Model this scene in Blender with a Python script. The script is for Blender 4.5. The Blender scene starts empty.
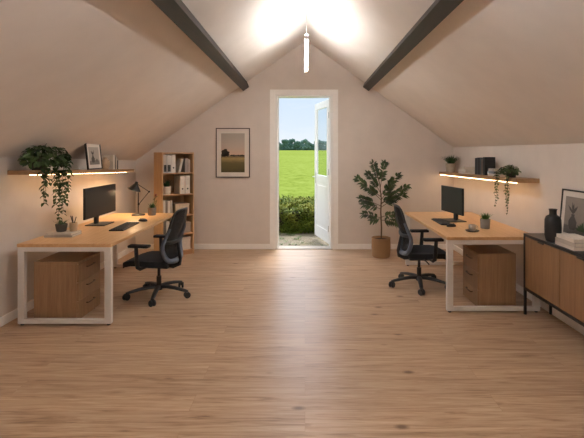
import bpy, bmesh, math, random
from mathutils import Vector, Matrix, noise
C = bpy.context.scene.collection
PI = math.pi
rnd = random.Random(7)

# ------------------------------------------------------------------ materials
def lin(c):
    f = lambda v: (v/255/12.92) if v/255 <= .04045 else ((v/255+.055)/1.055)**2.4
    return (f(c[0]), f(c[1]), f(c[2]), 1)

def base_mat(name):
    m = bpy.data.materials.new(name); m.use_nodes = True
    nt = m.node_tree
    return m, nt, nt.nodes['Principled BSDF']

def node(nt, typ, **kw):
    n = nt.nodes.new(typ)
    for k, v in kw.items():
        if hasattr(n, k): setattr(n, k, v)
        else: n.inputs[k.replace('_', ' ')].default_value = v
    return n

def mapped(nt, scale, coord='Object'):
    tc = node(nt, 'ShaderNodeTexCoord'); mp = node(nt, 'ShaderNodeMapping')
    mp.inputs['Scale'].default_value = scale
    nt.links.new(tc.outputs[coord], mp.inputs['Vector'])
    return mp.outputs['Vector']

def ramp(nt, fac, stops):
    r = node(nt, 'ShaderNodeValToRGB')
    el = r.color_ramp.elements
    while len(el) < len(stops): el.new(.5)
    for e, (p, c) in zip(el, stops): e.position = p; e.color = c
    nt.links.new(fac, r.inputs['Fac'])
    return r.outputs['Color']

def plain(name, col, rough=.5, metal=0, var=.06, scale=18, bump=0, spec=.5, emit=None, estr=0):
    m, nt, b = base_mat(name)
    n = node(nt, 'ShaderNodeTexNoise', Scale=scale, Detail=4)
    nt.links.new(mapped(nt, (1, 1, 1)), n.inputs['Vector'])
    c = lin(col)
    lo = tuple(x*(1-var) for x in c[:3])+(1,); hi = tuple(min(1, x*(1+var)) for x in c[:3])+(1,)
    nt.links.new(ramp(nt, n.outputs['Fac'], [(.3, lo), (.7, hi)]), b.inputs['Base Color'])
    b.inputs['Roughness'].default_value = rough; b.inputs['Metallic'].default_value = metal
    b.inputs['Specular IOR Level'].default_value = spec
    if bump:
        bp = node(nt, 'ShaderNodeBump', Strength=bump, Distance=.01)
        nt.links.new(n.outputs['Fac'], bp.inputs['Height']); nt.links.new(bp.outputs['Normal'], b.inputs['Normal'])
    if emit:
        b.inputs['Emission Color'].default_value = lin(emit); b.inputs['Emission Strength'].default_value = estr
    return m

def wood(name, c1, c2, axis='Y', rough=.45, s=1.0):
    m, nt, b = base_mat(name)
    sc = {'X': (1.2*s, 22*s, 22*s), 'Y': (22*s, 1.2*s, 22*s), 'Z': (22*s, 22*s, 1.2*s)}[axis]
    n = node(nt, 'ShaderNodeTexNoise', Scale=1.6, Detail=6, Roughness=.62, Distortion=.6)
    nt.links.new(mapped(nt, sc), n.inputs['Vector'])
    sc2 = tuple(x*4 for x in sc)
    n2 = node(nt, 'ShaderNodeTexNoise', Scale=2.2, Detail=3)
    nt.links.new(mapped(nt, sc2), n2.inputs['Vector'])
    mx = node(nt, 'ShaderNodeMath', operation='MULTIPLY_ADD'); mx.inputs[1].default_value = .35
    nt.links.new(n2.outputs['Fac'], mx.inputs[0]); nt.links.new(n.outputs['Fac'], mx.inputs[2])
    nt.links.new(ramp(nt, mx.outputs[0], [(.42, lin(c1)), (.95, lin(c2))]), b.inputs['Base Color'])
    b.inputs['Roughness'].default_value = rough
    bp = node(nt, 'ShaderNodeBump', Strength=.06, Distance=.004)
    nt.links.new(n.outputs['Fac'], bp.inputs['Height']); nt.links.new(bp.outputs['Normal'], b.inputs['Normal'])
    return m

def floor_material():
    m, nt, b = base_mat('oak_floor_planks')
    L = nt.links.new
    vec = mapped(nt, (1, 1, 1))
    br = node(nt, 'ShaderNodeTexBrick', offset=.37, offset_frequency=2)
    br.inputs['Color1'].default_value = (.15, .15, .15, 1); br.inputs['Color2'].default_value = (.85, .85, .85, 1)
    br.inputs['Mortar'].default_value = (.5, .5, .5, 1)
    br.inputs['Scale'].default_value = 1; br.inputs['Mortar Size'].default_value = .001
    br.inputs['Brick Width'].default_value = 1.9; br.inputs['Row Height'].default_value = .19
    L(vec, br.inputs['Vector'])
    # grain stretched along each plank, shifted from plank to plank
    off = node(nt, 'ShaderNodeVectorMath', operation='MULTIPLY_ADD')
    off.inputs[1].default_value = (7, 3, 5)
    L(br.outputs['Color'], off.inputs[0]); L(vec, off.inputs[2])
    mp = node(nt, 'ShaderNodeMapping'); mp.inputs['Scale'].default_value = (1.3, 20, 1)
    L(off.outputs[0], mp.inputs['Vector'])
    n = node(nt, 'ShaderNodeTexNoise', Scale=1.5, Detail=7, Roughness=.62, Distortion=1.1); L(mp.outputs[0], n.inputs['Vector'])
    mp2 = node(nt, 'ShaderNodeMapping'); mp2.inputs['Scale'].default_value = (6, 85, 1)
    L(off.outputs[0], mp2.inputs['Vector'])
    n2 = node(nt, 'ShaderNodeTexNoise', Scale=1.2, Detail=3); L(mp2.outputs[0], n2.inputs['Vector'])
    a = node(nt, 'ShaderNodeMath', operation='MULTIPLY_ADD'); a.inputs[1].default_value = .28
    L(n2.outputs['Fac'], a.inputs[0]); L(n.outputs['Fac'], a.inputs[2])
    col = ramp(nt, a.outputs[0], [(.38, lin((112, 82, 59))), (.56, lin((172, 141, 112))), (.64, lin((182, 152, 123))), (.9, lin((206, 180, 153)))])
    # plank tone
    hs = node(nt, 'ShaderNodeHueSaturation'); L(col, hs.inputs['Color'])
    mr = node(nt, 'ShaderNodeMapRange'); mr.inputs['To Min'].default_value = .90; mr.inputs['To Max'].default_value = 1.07
    L(br.outputs['Color'], mr.inputs['Value']); L(mr.outputs[0], hs.inputs['Value'])
    # knots
    mp3 = node(nt, 'ShaderNodeMapping'); mp3.inputs['Scale'].default_value = (1.5, 2.6, 1)
    L(off.outputs[0], mp3.inputs['Vector'])
    vo = node(nt, 'ShaderNodeTexVoronoi', Scale=1.25); L(mp3.outputs[0], vo.inputs['Vector'])
    kn = ramp(nt, vo.outputs['Distance'], [(.035, (.85, .85, .85, 1)), (.1, (0, 0, 0, 1))])
    mx = node(nt, 'ShaderNodeMix', data_type='RGBA'); L(kn, mx.inputs['Factor'])
    L(hs.outputs['Color'], mx.inputs['A']); mx.inputs['B'].default_value = lin((92, 62, 42))
    # seams
    mx2 = node(nt, 'ShaderNodeMix', data_type='RGBA'); L(br.outputs['Fac'], mx2.inputs['Factor'])
    L(mx.outputs['Result'], mx2.inputs['A']); mx2.inputs['B'].default_value = lin((160, 126, 96))
    L(mx2.outputs['Result'], b.inputs['Base Color'])
    b.inputs['Roughness'].default_value = .36
    bp = node(nt, 'ShaderNodeBump', Strength=.12, Distance=.004)
    L(n.outputs['Fac'], bp.inputs['Height']); L(bp.outputs['Normal'], b.inputs['Normal'])
    return m

def leaf_mat(name, c1, c2, rough=.5, trans=.15, scale=9):
    m, nt, b = base_mat(name)
    n = node(nt, 'ShaderNodeTexNoise', Scale=scale, Detail=2)
    nt.links.new(mapped(nt, (1, 1, 1)), n.inputs['Vector'])
    col = ramp(nt, n.outputs['Fac'], [(.35, lin(c1)), (.65, lin(c2))])
    nt.links.new(col, b.inputs['Base Color'])
    b.inputs['Roughness'].default_value = rough
    tr = node(nt, 'ShaderNodeBsdfTranslucent'); nt.links.new(col, tr.inputs['Color'])
    mx = node(nt, 'ShaderNodeMixShader'); mx.inputs[0].default_value = trans
    out = nt.nodes['Material Output']
    nt.links.new(b.outputs[0], mx.inputs[1]); nt.links.new(tr.outputs[0], mx.inputs[2]); nt.links.new(mx.outputs[0], out.inputs['Surface'])
    return m

def glass_mat(name, tint=(1, 1, 1, 1), gloss=.08):
    m, nt, b = base_mat(name)
    nt.nodes.remove(b)
    t = node(nt, 'ShaderNodeBsdfTransparent'); t.inputs[0].default_value = tint
    g = node(nt, 'ShaderNodeBsdfGlossy'); g.inputs['Roughness'].default_value = .02
    mx = node(nt, 'ShaderNodeMixShader'); mx.inputs[0].default_value = gloss
    nt.links.new(t.outputs[0], mx.inputs[1]); nt.links.new(g.outputs[0], mx.inputs[2])
    nt.links.new(mx.outputs[0], nt.nodes['Material Output'].inputs['Surface'])
    return m

def mesh_fabric(name, col, see=.22):
    m, nt, b = base_mat(name)
    b.inputs['Base Color'].default_value = lin(col); b.inputs['Roughness'].default_value = .8
    t = node(nt, 'ShaderNodeBsdfTransparent')
    mx = node(nt, 'ShaderNodeMixShader'); mx.inputs[0].default_value = see
    nt.links.new(b.outputs[0], mx.inputs[1]); nt.links.new(t.outputs[0], mx.inputs[2])
    nt.links.new(mx.outputs[0], nt.nodes['Material Output'].inputs['Surface'])
    return m

def glow(name, col, s):
    m, nt, b = base_mat(name)
    b.inputs['Base Color'].default_value = lin(col)
    b.inputs['Emission Color'].default_value = lin(col); b.inputs['Emission Strength'].default_value = s
    return m

M = {}
M['floor'] = floor_material()
M['wall'] = plain('beige_plaster', (219, 209, 200), .9, var=.03, scale=5, bump=.05, spec=.2)
M['ceiling'] = plain('pale_plaster', (230, 222, 214), .9, var=.025, scale=4, bump=.04, spec=.2)
M['trim'] = plain('cream_paint', (248, 245, 241), .5, var=.02)
M['white_paint'] = plain('white_gloss_paint', (244, 243, 240), .35, var=.015)
M['beam'] = wood('dark_stained_timber', (26, 20, 17), (50, 41, 35), 'Y', .55)
M['oak'] = wood('oak_top', (196, 150, 102), (222, 182, 134), 'Y', .38)
M['oak_case'] = wood('bookcase_oak', (168, 134, 96), (202, 168, 126), 'Z', .45)
M['oak_x'] = wood('oak_board_cross', (160, 122, 84), (188, 150, 110), 'X', .45)
M['oak_z'] = wood('oak_veneer_upright', (130, 97, 66), (160, 126, 90), 'Z', .45)
M['oak_shelf'] = wood('oak_shelf_board', (150, 115, 80), (182, 145, 105), 'Y', .5)
M['cabinet_oak'] = wood('sideboard_veneer', (122, 89, 59), (148, 112, 78), 'Z', .45)
M['white_metal'] = plain('white_steel', (226, 222, 216), .38, var=.015)
M['black_metal'] = plain('black_steel', (26, 25, 25), .42, var=.05)
M['black_top'] = plain('black_lacquer', (30, 29, 29), .35, var=.06)
M['black_plastic'] = plain('black_plastic', (24, 25, 27), .5, var=.06)
M['key'] = plain('dark_keycaps', (38, 39, 41), .55, var=.05)
M['screen'] = plain('switched_off_screen', (22, 23, 24), .4, var=.03)
M['seat_fabric'] = plain('black_seat_fabric', (26, 27, 30), .9, var=.12, scale=60, bump=.15)
M['back_mesh'] = mesh_fabric('black_back_mesh', (22, 24, 28), .16)
M['chair_grey'] = plain('blue_grey_plastic', (92, 102, 118), .42, var=.03)
M['handle'] = plain('bronze_handle', (92, 72, 54), .4, .6, var=.05)
M['chrome'] = plain('brushed_steel', (200, 198, 194), .3, .9, var=.03)
M['ivy'] = leaf_mat('ivy_leaf', (38, 56, 28), (72, 94, 48), .5, .12)
M['ivy_light'] = leaf_mat('string_leaf', (40, 58, 28), (76, 98, 52), .5, .15)
M['ficus'] = leaf_mat('ficus_leaf', (36, 54, 30), (70, 92, 52), .42, .12)
M['grass_plant'] = leaf_mat('grass_blade', (38, 74, 30), (84, 128, 52), .5, .2, 20)
M['dark_grass_plant'] = leaf_mat('dark_grass_blade', (30, 58, 30), (62, 96, 48), .5, .15, 20)
M['stem'] = plain('brown_stem', (92, 76, 52), .8, var=.15)
M['soil'] = plain('potting_soil', (48, 36, 28), .95, var=.3, scale=60, bump=.4)
M['concrete'] = plain('grey_concrete', (128, 120, 112), .85, var=.1, scale=30, bump=.1)
M['dark_concrete'] = plain('dark_concrete', (82, 77, 70), .85, var=.12, scale=30, bump=.1)
M['white_ceramic'] = plain('white_ceramic', (212, 204, 194), .4, var=.03)
M['beige_ceramic'] = plain('beige_stoneware', (188, 164, 136), .7, var=.1, scale=25)
M['pale_stone'] = plain('pale_stoneware', (176, 164, 146), .8, var=.08, scale=25)
M['black_ceramic'] = plain('black_stoneware', (30, 29, 29), .62, var=.15, scale=30, bump=.1)
M['paper'] = plain('page_paper', (226, 216, 200), .85, var=.05, scale=40)
M['mat_board'] = plain('white_mat_board', (222, 214, 204), .85, var=.02)
M['frame_black'] = plain('black_frame', (32, 28, 26), .45, var=.06)
M['frame_brown'] = plain('dark_brown_frame', (52, 40, 33), .5, var=.08)
M['glass'] = glass_mat('clear_pane', (.93, .96, .97, 1), .07)
M['led'] = glow('warm_led', (255, 212, 160), 15)
M['bulb'] = glow('warm_bulb', (255, 212, 160), 380)
M['pendant_led'] = glow('pendant_diffuser', (252, 248, 244), 80)
M['added_uplight'] = glow('added_uplight_glow', (250, 250, 250), 66)
M['added_diffuser'] = glow('added_diffuser_low', (255, 250, 245), 6)
M['added_uplight3'] = glow('added_uplight_low', (255, 250, 245), 60)
M['added_uplight2'] = glow('added_uplight_bright', (246, 249, 253), 300)
M['lamp_black'] = plain('matt_black_lamp', (30, 26, 24), .45, .2, var=.05)
def basket_material():
    m, nt, b = base_mat('woven_seagrass')
    w = node(nt, 'ShaderNodeTexWave', Scale=26, Distortion=1.5, Detail=2); w.bands_direction = 'Z'
    nt.links.new(mapped(nt, (1, 1, 1)), w.inputs['Vector'])
    nt.links.new(ramp(nt, w.outputs['Fac'], [(.2, lin((128, 94, 60))), (.8, lin((186, 148, 104)))]), b.inputs['Base Color'])
    bp = node(nt, 'ShaderNodeBump', Strength=.5, Distance=.01)
    nt.links.new(w.outputs['Fac'], bp.inputs['Height']); nt.links.new(bp.outputs['Normal'], b.inputs['Normal'])
    b.inputs['Roughness'].default_value = .85
    return m
M['basket'] = basket_material()

_cm = {}
def colour(c, rough=.7):
    if (c, rough) not in _cm: _cm[(c, rough)] = plain('cover_%d_%d_%d' % c, c, rough, var=.05, scale=30)
    return _cm[(c, rough)]

# ------------------------------------------------------------------ mesh helpers
class MB:
    def __init__(s): s.bm = bmesh.new()
    def _merge(s, t, mi=0):
        for f in t.faces: f.material_index = mi
        me = bpy.data.meshes.new('t'); t.to_mesh(me); t.free()
        s.bm.from_mesh(me); bpy.data.meshes.remove(me)
    def box(s, x0, x1, y0, y1, z0, z1, bev=.002, mat=None, mi=0, seg=2):
        t = bmesh.new(); bmesh.ops.create_cube(t, size=1)
        for v in t.verts:
            v.co = Vector(((x0+x1)/2+v.co.x*(x1-x0), (y0+y1)/2+v.co.y*(y1-y0), (z0+z1)/2+v.co.z*(z1-z0)))
        if bev: bmesh.ops.bevel(t, geom=t.edges[:], offset=min(bev, .45*min(x1-x0, y1-y0, z1-z0)), segments=seg, affect='EDGES', profile=.6)
        if mat is not None: t.transform(mat)
        s._merge(t, mi); return s
    def lathe(s, prof, n=28, at=(0, 0, 0), mat=None, mi=0):
        t = bmesh.new(); rings = []
        for r, z in prof:
            rings.append([t.verts.new((max(r, 1e-4)*math.cos(2*PI*k/n), max(r, 1e-4)*math.sin(2*PI*k/n), z)) for k in range(n)])
        for a, b in zip(rings, rings[1:]):
            for k in range(n): t.faces.new((a[k], a[(k+1) % n], b[(k+1) % n], b[k]))
        t.faces.new(rings[0][::-1]); t.faces.new(rings[-1])
        if mat is not None: t.transform(mat)
        t.transform(Matrix.Translation(at))
        s._merge(t, mi); return s
    def tube(s, pts, r, n=8, closed=False, mi=0, flat=1.0):
        pts = [Vector(p) for p in pts]; t = bmesh.new(); rings = []; N = len(pts); up = None
        for i, p in enumerate(pts):
            if closed: d = pts[(i+1) % N]-pts[i-1]
            else: d = pts[min(i+1, N-1)]-pts[max(i-1, 0)]
            d.normalize()
            if up is None: up = Vector((0, 0, 1)) if abs(d.z) < .9 else Vector((1, 0, 0))
            a = d.cross(up); a.normalize(); b = a.cross(d); up = b
            rr = r[i] if isinstance(r, (list, tuple)) else r
            rings.append([t.verts.new(p+a*rr*math.cos(2*PI*k/n)+b*rr*flat*math.sin(2*PI*k/n)) for k in range(n)])
        for i in range(N if closed else N-1):
            A, B = rings[i], rings[(i+1) % N]
            for k in range(n): t.faces.new((A[k], A[(k+1) % n], B[(k+1) % n], B[k]))
        if not closed: t.faces.new(rings[0][::-1]); t.faces.new(rings[-1])
        bmesh.ops.recalc_face_normals(t, faces=t.faces[:])
        s._merge(t, mi); return s
    def leaf(s, p, d, L, W, up=Vector((0, 0, 1)), fold=.25, droop=.15):
        p = Vector(p); d = Vector(d).normalized()
        a = d.cross(up)
        if a.length < 1e-3: a = d.cross(Vector((1, 0, 0)))
        a.normalize(); n = a.cross(d)
        bm = s.bm; V = lambda u, w, h: bm.verts.new(p+d*L*u+a*W*w+n*(W*h)-Vector((0, 0, droop*L*u*u)))
        m = [V(0, 0, 0), V(.33, 0, 0), V(.7, 0, 0), V(1, 0, 0)]
        for sgn in (-1, 1):
            q = [V(.3, .5*sgn, fold), V(.68, .38*sgn, fold*.8)]
            fs = ((m[0], m[1], q[0]), (m[1], m[2], q[1], q[0]), (m[2], m[3], q[1]))
            for f in fs: bm.faces.new(f if sgn > 0 else f[::-1])
    def blade(s, p, d, L, W, bend=.5):
        p = Vector(p); d = Vector(d).normalized()
        a = d.cross(Vector((0, 0, 1)))
        if a.length < 1e-3: a = Vector((1, 0, 0))
        a.normalize(); h = Vector((d.x, d.y, 0)); bm = s.bm; prev = None
        for i in range(5):
            u = i/4; c = p+d*L*u+h*bend*L*u*u-Vector((0, 0, bend*.4*L*u*u)); w = W*(1-u*.92)/2
            cur = (bm.verts.new(c-a*w), bm.verts.new(c+a*w))
            if prev: bm.faces.new((prev[0], prev[1], cur[1], cur[0]))
            prev = cur
    def ball(s, c, r, sub=2, sc=(1, 1, 1), amp=0, freq=2, mi=0, seed=0):
        t = bmesh.new(); bmesh.ops.create_icosphere(t, subdivisions=sub, radius=1)
        for v in t.verts:
            k = 1+amp*noise.noise(v.co*freq+Vector((seed*3.1, seed*1.7, 0)))
            v.co = Vector((c[0]+v.co.x*r*sc[0]*k, c[1]+v.co.y*r*sc[1]*k, c[2]+v.co.z*r*sc[2]*k))
        s._merge(t, mi); return s
    def poly(s, pts, mi=0):
        f = s.bm.faces.new([s.bm.verts.new(p) for p in pts]); f.material_index = mi; return s
    def prism(s, pts, vec, mi=0):
        t = bmesh.new(); f = t.faces.new([t.verts.new(p) for p in pts])
        r = bmesh.ops.extrude_face_region(t, geom=[f])
        for g in r['geom']:
            if isinstance(g, bmesh.types.BMVert): g.co += Vector(vec)
        bmesh.ops.recalc_face_normals(t, faces=t.faces[:])
        s._merge(t, mi); return s
    def build(s, name, mats, parent=None, smooth=False, loc=None):
        me = bpy.data.meshes.new(name)
        if smooth:
            for f in s.bm.faces: f.smooth = True
        s.bm.to_mesh(me); s.bm.free()
        for m in (mats if isinstance(mats, (list, tuple)) else [mats]): me.materials.append(m)
        if smooth:
            try: me.set_sharp_from_angle(angle=math.radians(40))
            except Exception: pass
        o = bpy.data.objects.new(name, me); C.objects.link(o)
        if parent: o.parent = parent
        if loc: o.location = loc
        return o

def tag(o, label, cat, group=None, kind=None):
    o['label'] = label; o['category'] = cat
    if group: o['group'] = group
    if kind: o['kind'] = kind
    return o
def thing(name, label, cat, loc, rz=0, group=None):
    o = bpy.data.objects.new(name, None); o.empty_display_size = .1; C.objects.link(o)
    o.location = loc; o.rotation_euler = (0, 0, rz)
    return tag(o, label, cat, group)
def struct(o, label=None):
    o['kind'] = 'structure'
    if label: o['label'] = label
    return o
def dup(root, loc, rz, label):
    def rec(o, par):
        c = o.copy(); C.objects.link(c)
        if par: c.parent = par
        for ch in list(o.children): rec(ch, c)
        return c
    r = rec(root, None); r.location = loc; r.rotation_euler = (0, 0, rz); r['label'] = label
    return r

# ------------------------------------------------------------------ room
XL, XR, YB, YR, XA, ZA = -2.74, 2.40, 7.12, -2.6, .016, 3.38
EL0, EL1, ER = 1.43, 1.72, 1.645          # left eave at back / rear, right eave
def eaveL(y): return EL0+(EL1-EL0)*(YB-y)/(YB-YR)
def ceilL(x, y): e = eaveL(y); return e+(ZA-e)*(x-XL)/(XA-XL)

m = MB().box(XL-.1, XR+.1, YR-.1, YB+.02, -.15, 0, 0)
struct(m.build('floor', M['floor']), 'light oak plank floor with knots')
m = MB().box(XL-.12, XL, YR, YB+.2, -.1, 2.0, 0)
struct(m.build('wall_left', M['wall']), 'low beige knee wall behind the long shelf with hanging ivy')
m = MB().box(XR, XR+.12, YR, YB+.2, -.1, 1.75, 0)
struct(m.build('wall_right', M['wall']), 'low beige knee wall behind the sideboard')
# back gable wall with the door opening
DX0, DX1, DZ = -.475, .445, 2.50
m = MB()
T = (0, .2, 0)
m.prism([(XL-.2, YB, -.1), (DX0, YB, -.1), (DX0, YB, DZ), (DX0, YB, 3.25), (XL-.2, YB, 1.45)], T)
m.prism([(DX1, YB, -.1), (XR+.2, YB, -.1), (XR+.2, YB, 1.6), (DX1, YB, 3.25)], T)
m.prism([(DX0, YB, DZ), (DX1, YB, DZ), (DX1, YB, 3.25), (XA, YB, 3.6), (DX0, YB, 3.25)], T)
struct(m.build('wall_back', M['wall']), 'beige gable wall around the open door')
# roof slopes
def slope(name, side):
    m = MB(); t = bmesh.new(); N = 16; lo = []; hi = []
    for j in range(N+1):
        y = YR-.1+(YB+.2-YR+.1)*j/N
        a = Vector((XL, y, eaveL(y))) if side < 0 else Vector((XR, y, ER))
        b = Vector((XA, y, ZA))
        a2 = a+(a-b)*.12
        lo.append((t.verts.new(a2), t.verts.new(b)))
        hi.append((t.verts.new(a2+Vector((0, 0, .2))), t.verts.new(b+Vector((0, 0, .2)))))
    for j in range(N):
        t.faces.new((lo[j][0], lo[j][1], lo[j+1][1], lo[j+1][0]))
        t.faces.new((hi[j][0], hi[j+1][0], hi[j+1][1], hi[j][1]))
        t.faces.new((lo[j][0], lo[j+1][0], hi[j+1][0], hi[j][0]))
        t.faces.new((lo[j][1], hi[j][1], hi[j+1][1], lo[j+1][1]))
    for j in (0, N): t.faces.new((lo[j][0], lo[j][1], hi[j][1], hi[j][0]))
    bmesh.ops.recalc_face_normals(t, faces=t.faces[:])
    m._merge(t)
    return m.build(name, M['ceiling'])
struct(slope('ceiling', -1), 'sloping plaster ceiling above the shelf with hanging ivy')
struct(slope('ceiling', 1), 'sloping plaster ceiling above the sideboard')
# rear gable wall behind the camera, with an unseen window added to let in more light
m = MB()
T = (0, -.15, 0)
m.prism([(XL-.1, YR, 0), (XR+.1, YR, 0), (XR+.1, YR, .95), (XL-.1, YR, .95)], T)
m.prism([(XL-.1, YR, .95), (-.8, YR, .95), (-.8, YR, 2.85), (XL-.1, YR, 1.75)], T)
m.prism([(.8, YR, .95), (XR+.1, YR, .95), (XR+.1, YR, 1.7), (.8, YR, 2.85)], T)
m.prism([(-.8, YR, 2.2), (.8, YR, 2.2), (.8, YR, 2.85), (XA, YR, 3.4), (-.8, YR, 2.85)], T)
struct(m.build('wall_rear', M['wall']))
m = MB()
for x in (-.8, -.03, .74): m.box(x, x+.06, YR-.1, YR-.04, .95, 2.2, .004)
m.box(-.8, .8, YR-.1, YR-.04, .95, 1.01, .004).box(-.8, .8, YR-.1, YR-.04, 2.14, 2.2, .004)
struct(m.build('added_window_1', M['white_paint']))

# baseboards
def bb(name, x0, x1, y0, y1):
    return struct(MB().box(x0, x1, y0, y1, 0, .085, .004).build(name, M['trim']))
bb('baseboard_left', XL, XL+.014, YR, YB)
bb('baseboard_right', XR-.014, XR, YR, YB)
bb('baseboard_back', XL+.014, -.568, YB-.014, YB)
bb('baseboard_back', .536, XR-.014, YB-.014, YB)

# door frame: casing and jambs
m = MB()
m.box(-.567, -.485, YB-.022, YB, 0, 2.578, .004); m.box(.453, .535, YB-.022, YB, 0, 2.578, .004)
m.box(-.485, .453, YB-.022, YB, 2.497, 2.578, .004)
struct(m.build('trim_1', M['trim']), 'cream casing round the open door')
m = MB()
m.box(DX0-.02, DX0+.03, YB-.012, YB+.23, 0, DZ, .003); m.box(DX1-.03, DX1+.02, YB-.012, YB+.23, 0, DZ, .003)
m.box(DX0, DX1, YB-.012, YB+.23, DZ-.03, DZ+.02, .003)
m.box(DX0+.03, DX0+.045, YB+.12, YB+.15, .03, DZ-.03, .002); m.box(DX1-.045, DX1-.03, YB+.12, YB+.15, .03, DZ-.03, .002)
struct(m.build('trim_2', M['white_paint']), 'white jambs and head lining the doorway')
struct(MB().box(DX0, DX1, YB-.03, YB+.2, -.05, .01, .003).build('trim_3', plain('weathered_sill', (168, 156, 142), .6, var=.08)), 'grey door sill')

# open door leaf
hx, hy = .413, YB+.24
fx, fy = .198, 8.20
W = math.hypot(fx-hx, fy-hy)
door = bpy.data.objects.new('door_1', None); C.objects.link(door)
door.location = (hx, hy, .035); door.rotation_euler = (0, 0, math.atan2(fy-hy, fx-hx))
struct(door, 'white half-glazed door swung open outwards'); door['category'] = 'door'
H = 2.42
m = MB()
m.box(0, .11, -.02, .02, 0, H, .004); m.box(W-.11, W, -.02, .02, 0, H, .004)
m.box(.11, W-.11, -.02, .02, H-.12, H, .003); m.box(.11, W-.11, -.02, .02, 0, .2, .003)
m.box(.11, W-.11, -.02, .02, 1.0, 1.12, .003)
m.build('frame', M['white_paint'], door)
m = MB().box(.11, W-.11, -.009, .009, .2, 1.0, .002).box(.16, W-.16, -.016, .016, .26, .94, .008)
m.build('lower_panel', M['white_paint'], door)
MB().box(.11, W-.11, -.004, .004, 1.12, H-.12, 0).build('glass_pane', M['glass'], door)
m = MB()
for sg in (-1, 1):
    m.box(W-.08, W-.04, sg*.02-.004, sg*.02+.004, .96, 1.16, .003)
    m.tube([(W-.06, sg*.02, 1.08), (W-.06, sg*.065, 1.08), (W-.07, sg*.07, 1.08), (W-.18, sg*.07, 1.08)], .009, 8)
m.build('door_handle', M['chrome'], door, True)
m = MB()
for z in (.25, 1.2, 2.15): m.tube([(-.004, .022, z-.05), (-.004, .022, z+.05)], .008, 8)
m.build('hinge', M['chrome'], door, True)

# roof beams, running with the ridge just under each slope
def beam(name, side, label):
    m = MB(); pr = []
    for x, off in ((.92, .115), (1.015, .115), (1.06, -.03), (.965, -.03)):
        pr.append((x, ZA-.70*x-off))
    sec = [(XA+side*x, 1.6, z) for x, z in pr]
    m.prism(sec, (0, YB-1.6, 0))
    o = m.build(name, M['beam']); o['kind'] = 'structure'; o['label'] = label; o['category'] = 'beam'
beam('roof_beam', -1, 'dark timber beam under the ceiling slope above the landscape picture')
beam('roof_beam', 1, 'dark timber beam under the ceiling slope above the potted tree')

# linear pendant under the ridge
def pendant(y0, y1, label, up, down):
    p = thing('pendant_light', label, 'lamp', (XA, (y0+y1)/2, 2.69))
    h = (y1-y0)/2
    MB().box(-.02, .02, -h, h, .004, .05, .003).build('housing', M['white_paint'], p)
    MB().box(-.016, .016, -h+.005, h-.005, -.004, .004, .001).build('diffuser', down, p)
    MB().box(-.016, .016, -h+.005, h-.005, .05, .056, .001).build('added_uplight_diffuser', up, p)  # glowing top added to brighten the ceiling slopes
    for s in (-1, 1):
        MB().tube([(0, s*h*.9, .056), (0, s*h*.9, .68)], .002, 6).build('cable', M['white_metal'], p)
pendant(4.4, 6.1, 'slim glowing linear pendant under the ridge in front of the door gable', M['added_uplight'], M['pendant_led'])
pendant(.5, 2.85, 'added unseen linear pendant under the ridge above the viewpoint', M['added_uplight2'], M['added_diffuser'])  # out-of-view lamp added to lift the room's brightness
pendant(-2.3, -.3, 'added unseen linear pendant under the ridge nearest the rear window', M['added_uplight3'], M['added_diffuser'])  # lamp behind the camera, added as extra fill for the room

# ------------------------------------------------------------------ furniture
def make_desk(name, label, x0, x1, y0, y1):
    t = thing(name, label, 'desk', ((x0+x1)/2, (y0+y1)/2, 0), 0, None)
    w, l = (x1-x0)/2, (y1-y0)/2
    MB().box(-w, w, -l, l, .71, .74, .003).build('tabletop', M['oak'], t)
    for sy in (-1, 1):
        ya, yb = (-l+.004, -l+.05) if sy < 0 else (l-.05, l-.004)
        m = MB()
        m.box(-w+.004, -w+.062, ya, yb, .016, .709, .002); m.box(w-.062, w-.004, ya, yb, .016, .709, .002)
        m.box(-w+.06, w-.06, ya+.001, yb-.001, .67, .7085, .002); m.box(-w+.06, w-.06, ya+.001, yb-.001, .017, .055, .002)
        lf = m.build('leg_frame', M['white_metal'], t)
        for sx in (-1, 1): MB().lathe([(.014, 0), (.016, .004), (.016, .018)], 12, (sx*(w-.033), (ya+yb)/2, 0)).build('foot', M['black_plastic'], lf)
    m = MB()
    m.box(-w+.1, -w+.14, -l+.05, l-.05, .668, .708, .002).box(w-.14, w-.1, -l+.05, l-.05, .668, .708, .002)
    m.build('rail', M['white_metal'], t)
    return t
make_desk('desk', 'oak topped desk with white loop legs below the shelf with hanging ivy', -2.6, -1.75, 3.97, 5.98)
make_desk('desk', 'oak topped desk with white loop legs holding the cup and beside the sideboard', 1.385, 2.30, 4.29, 6.10)

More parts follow.
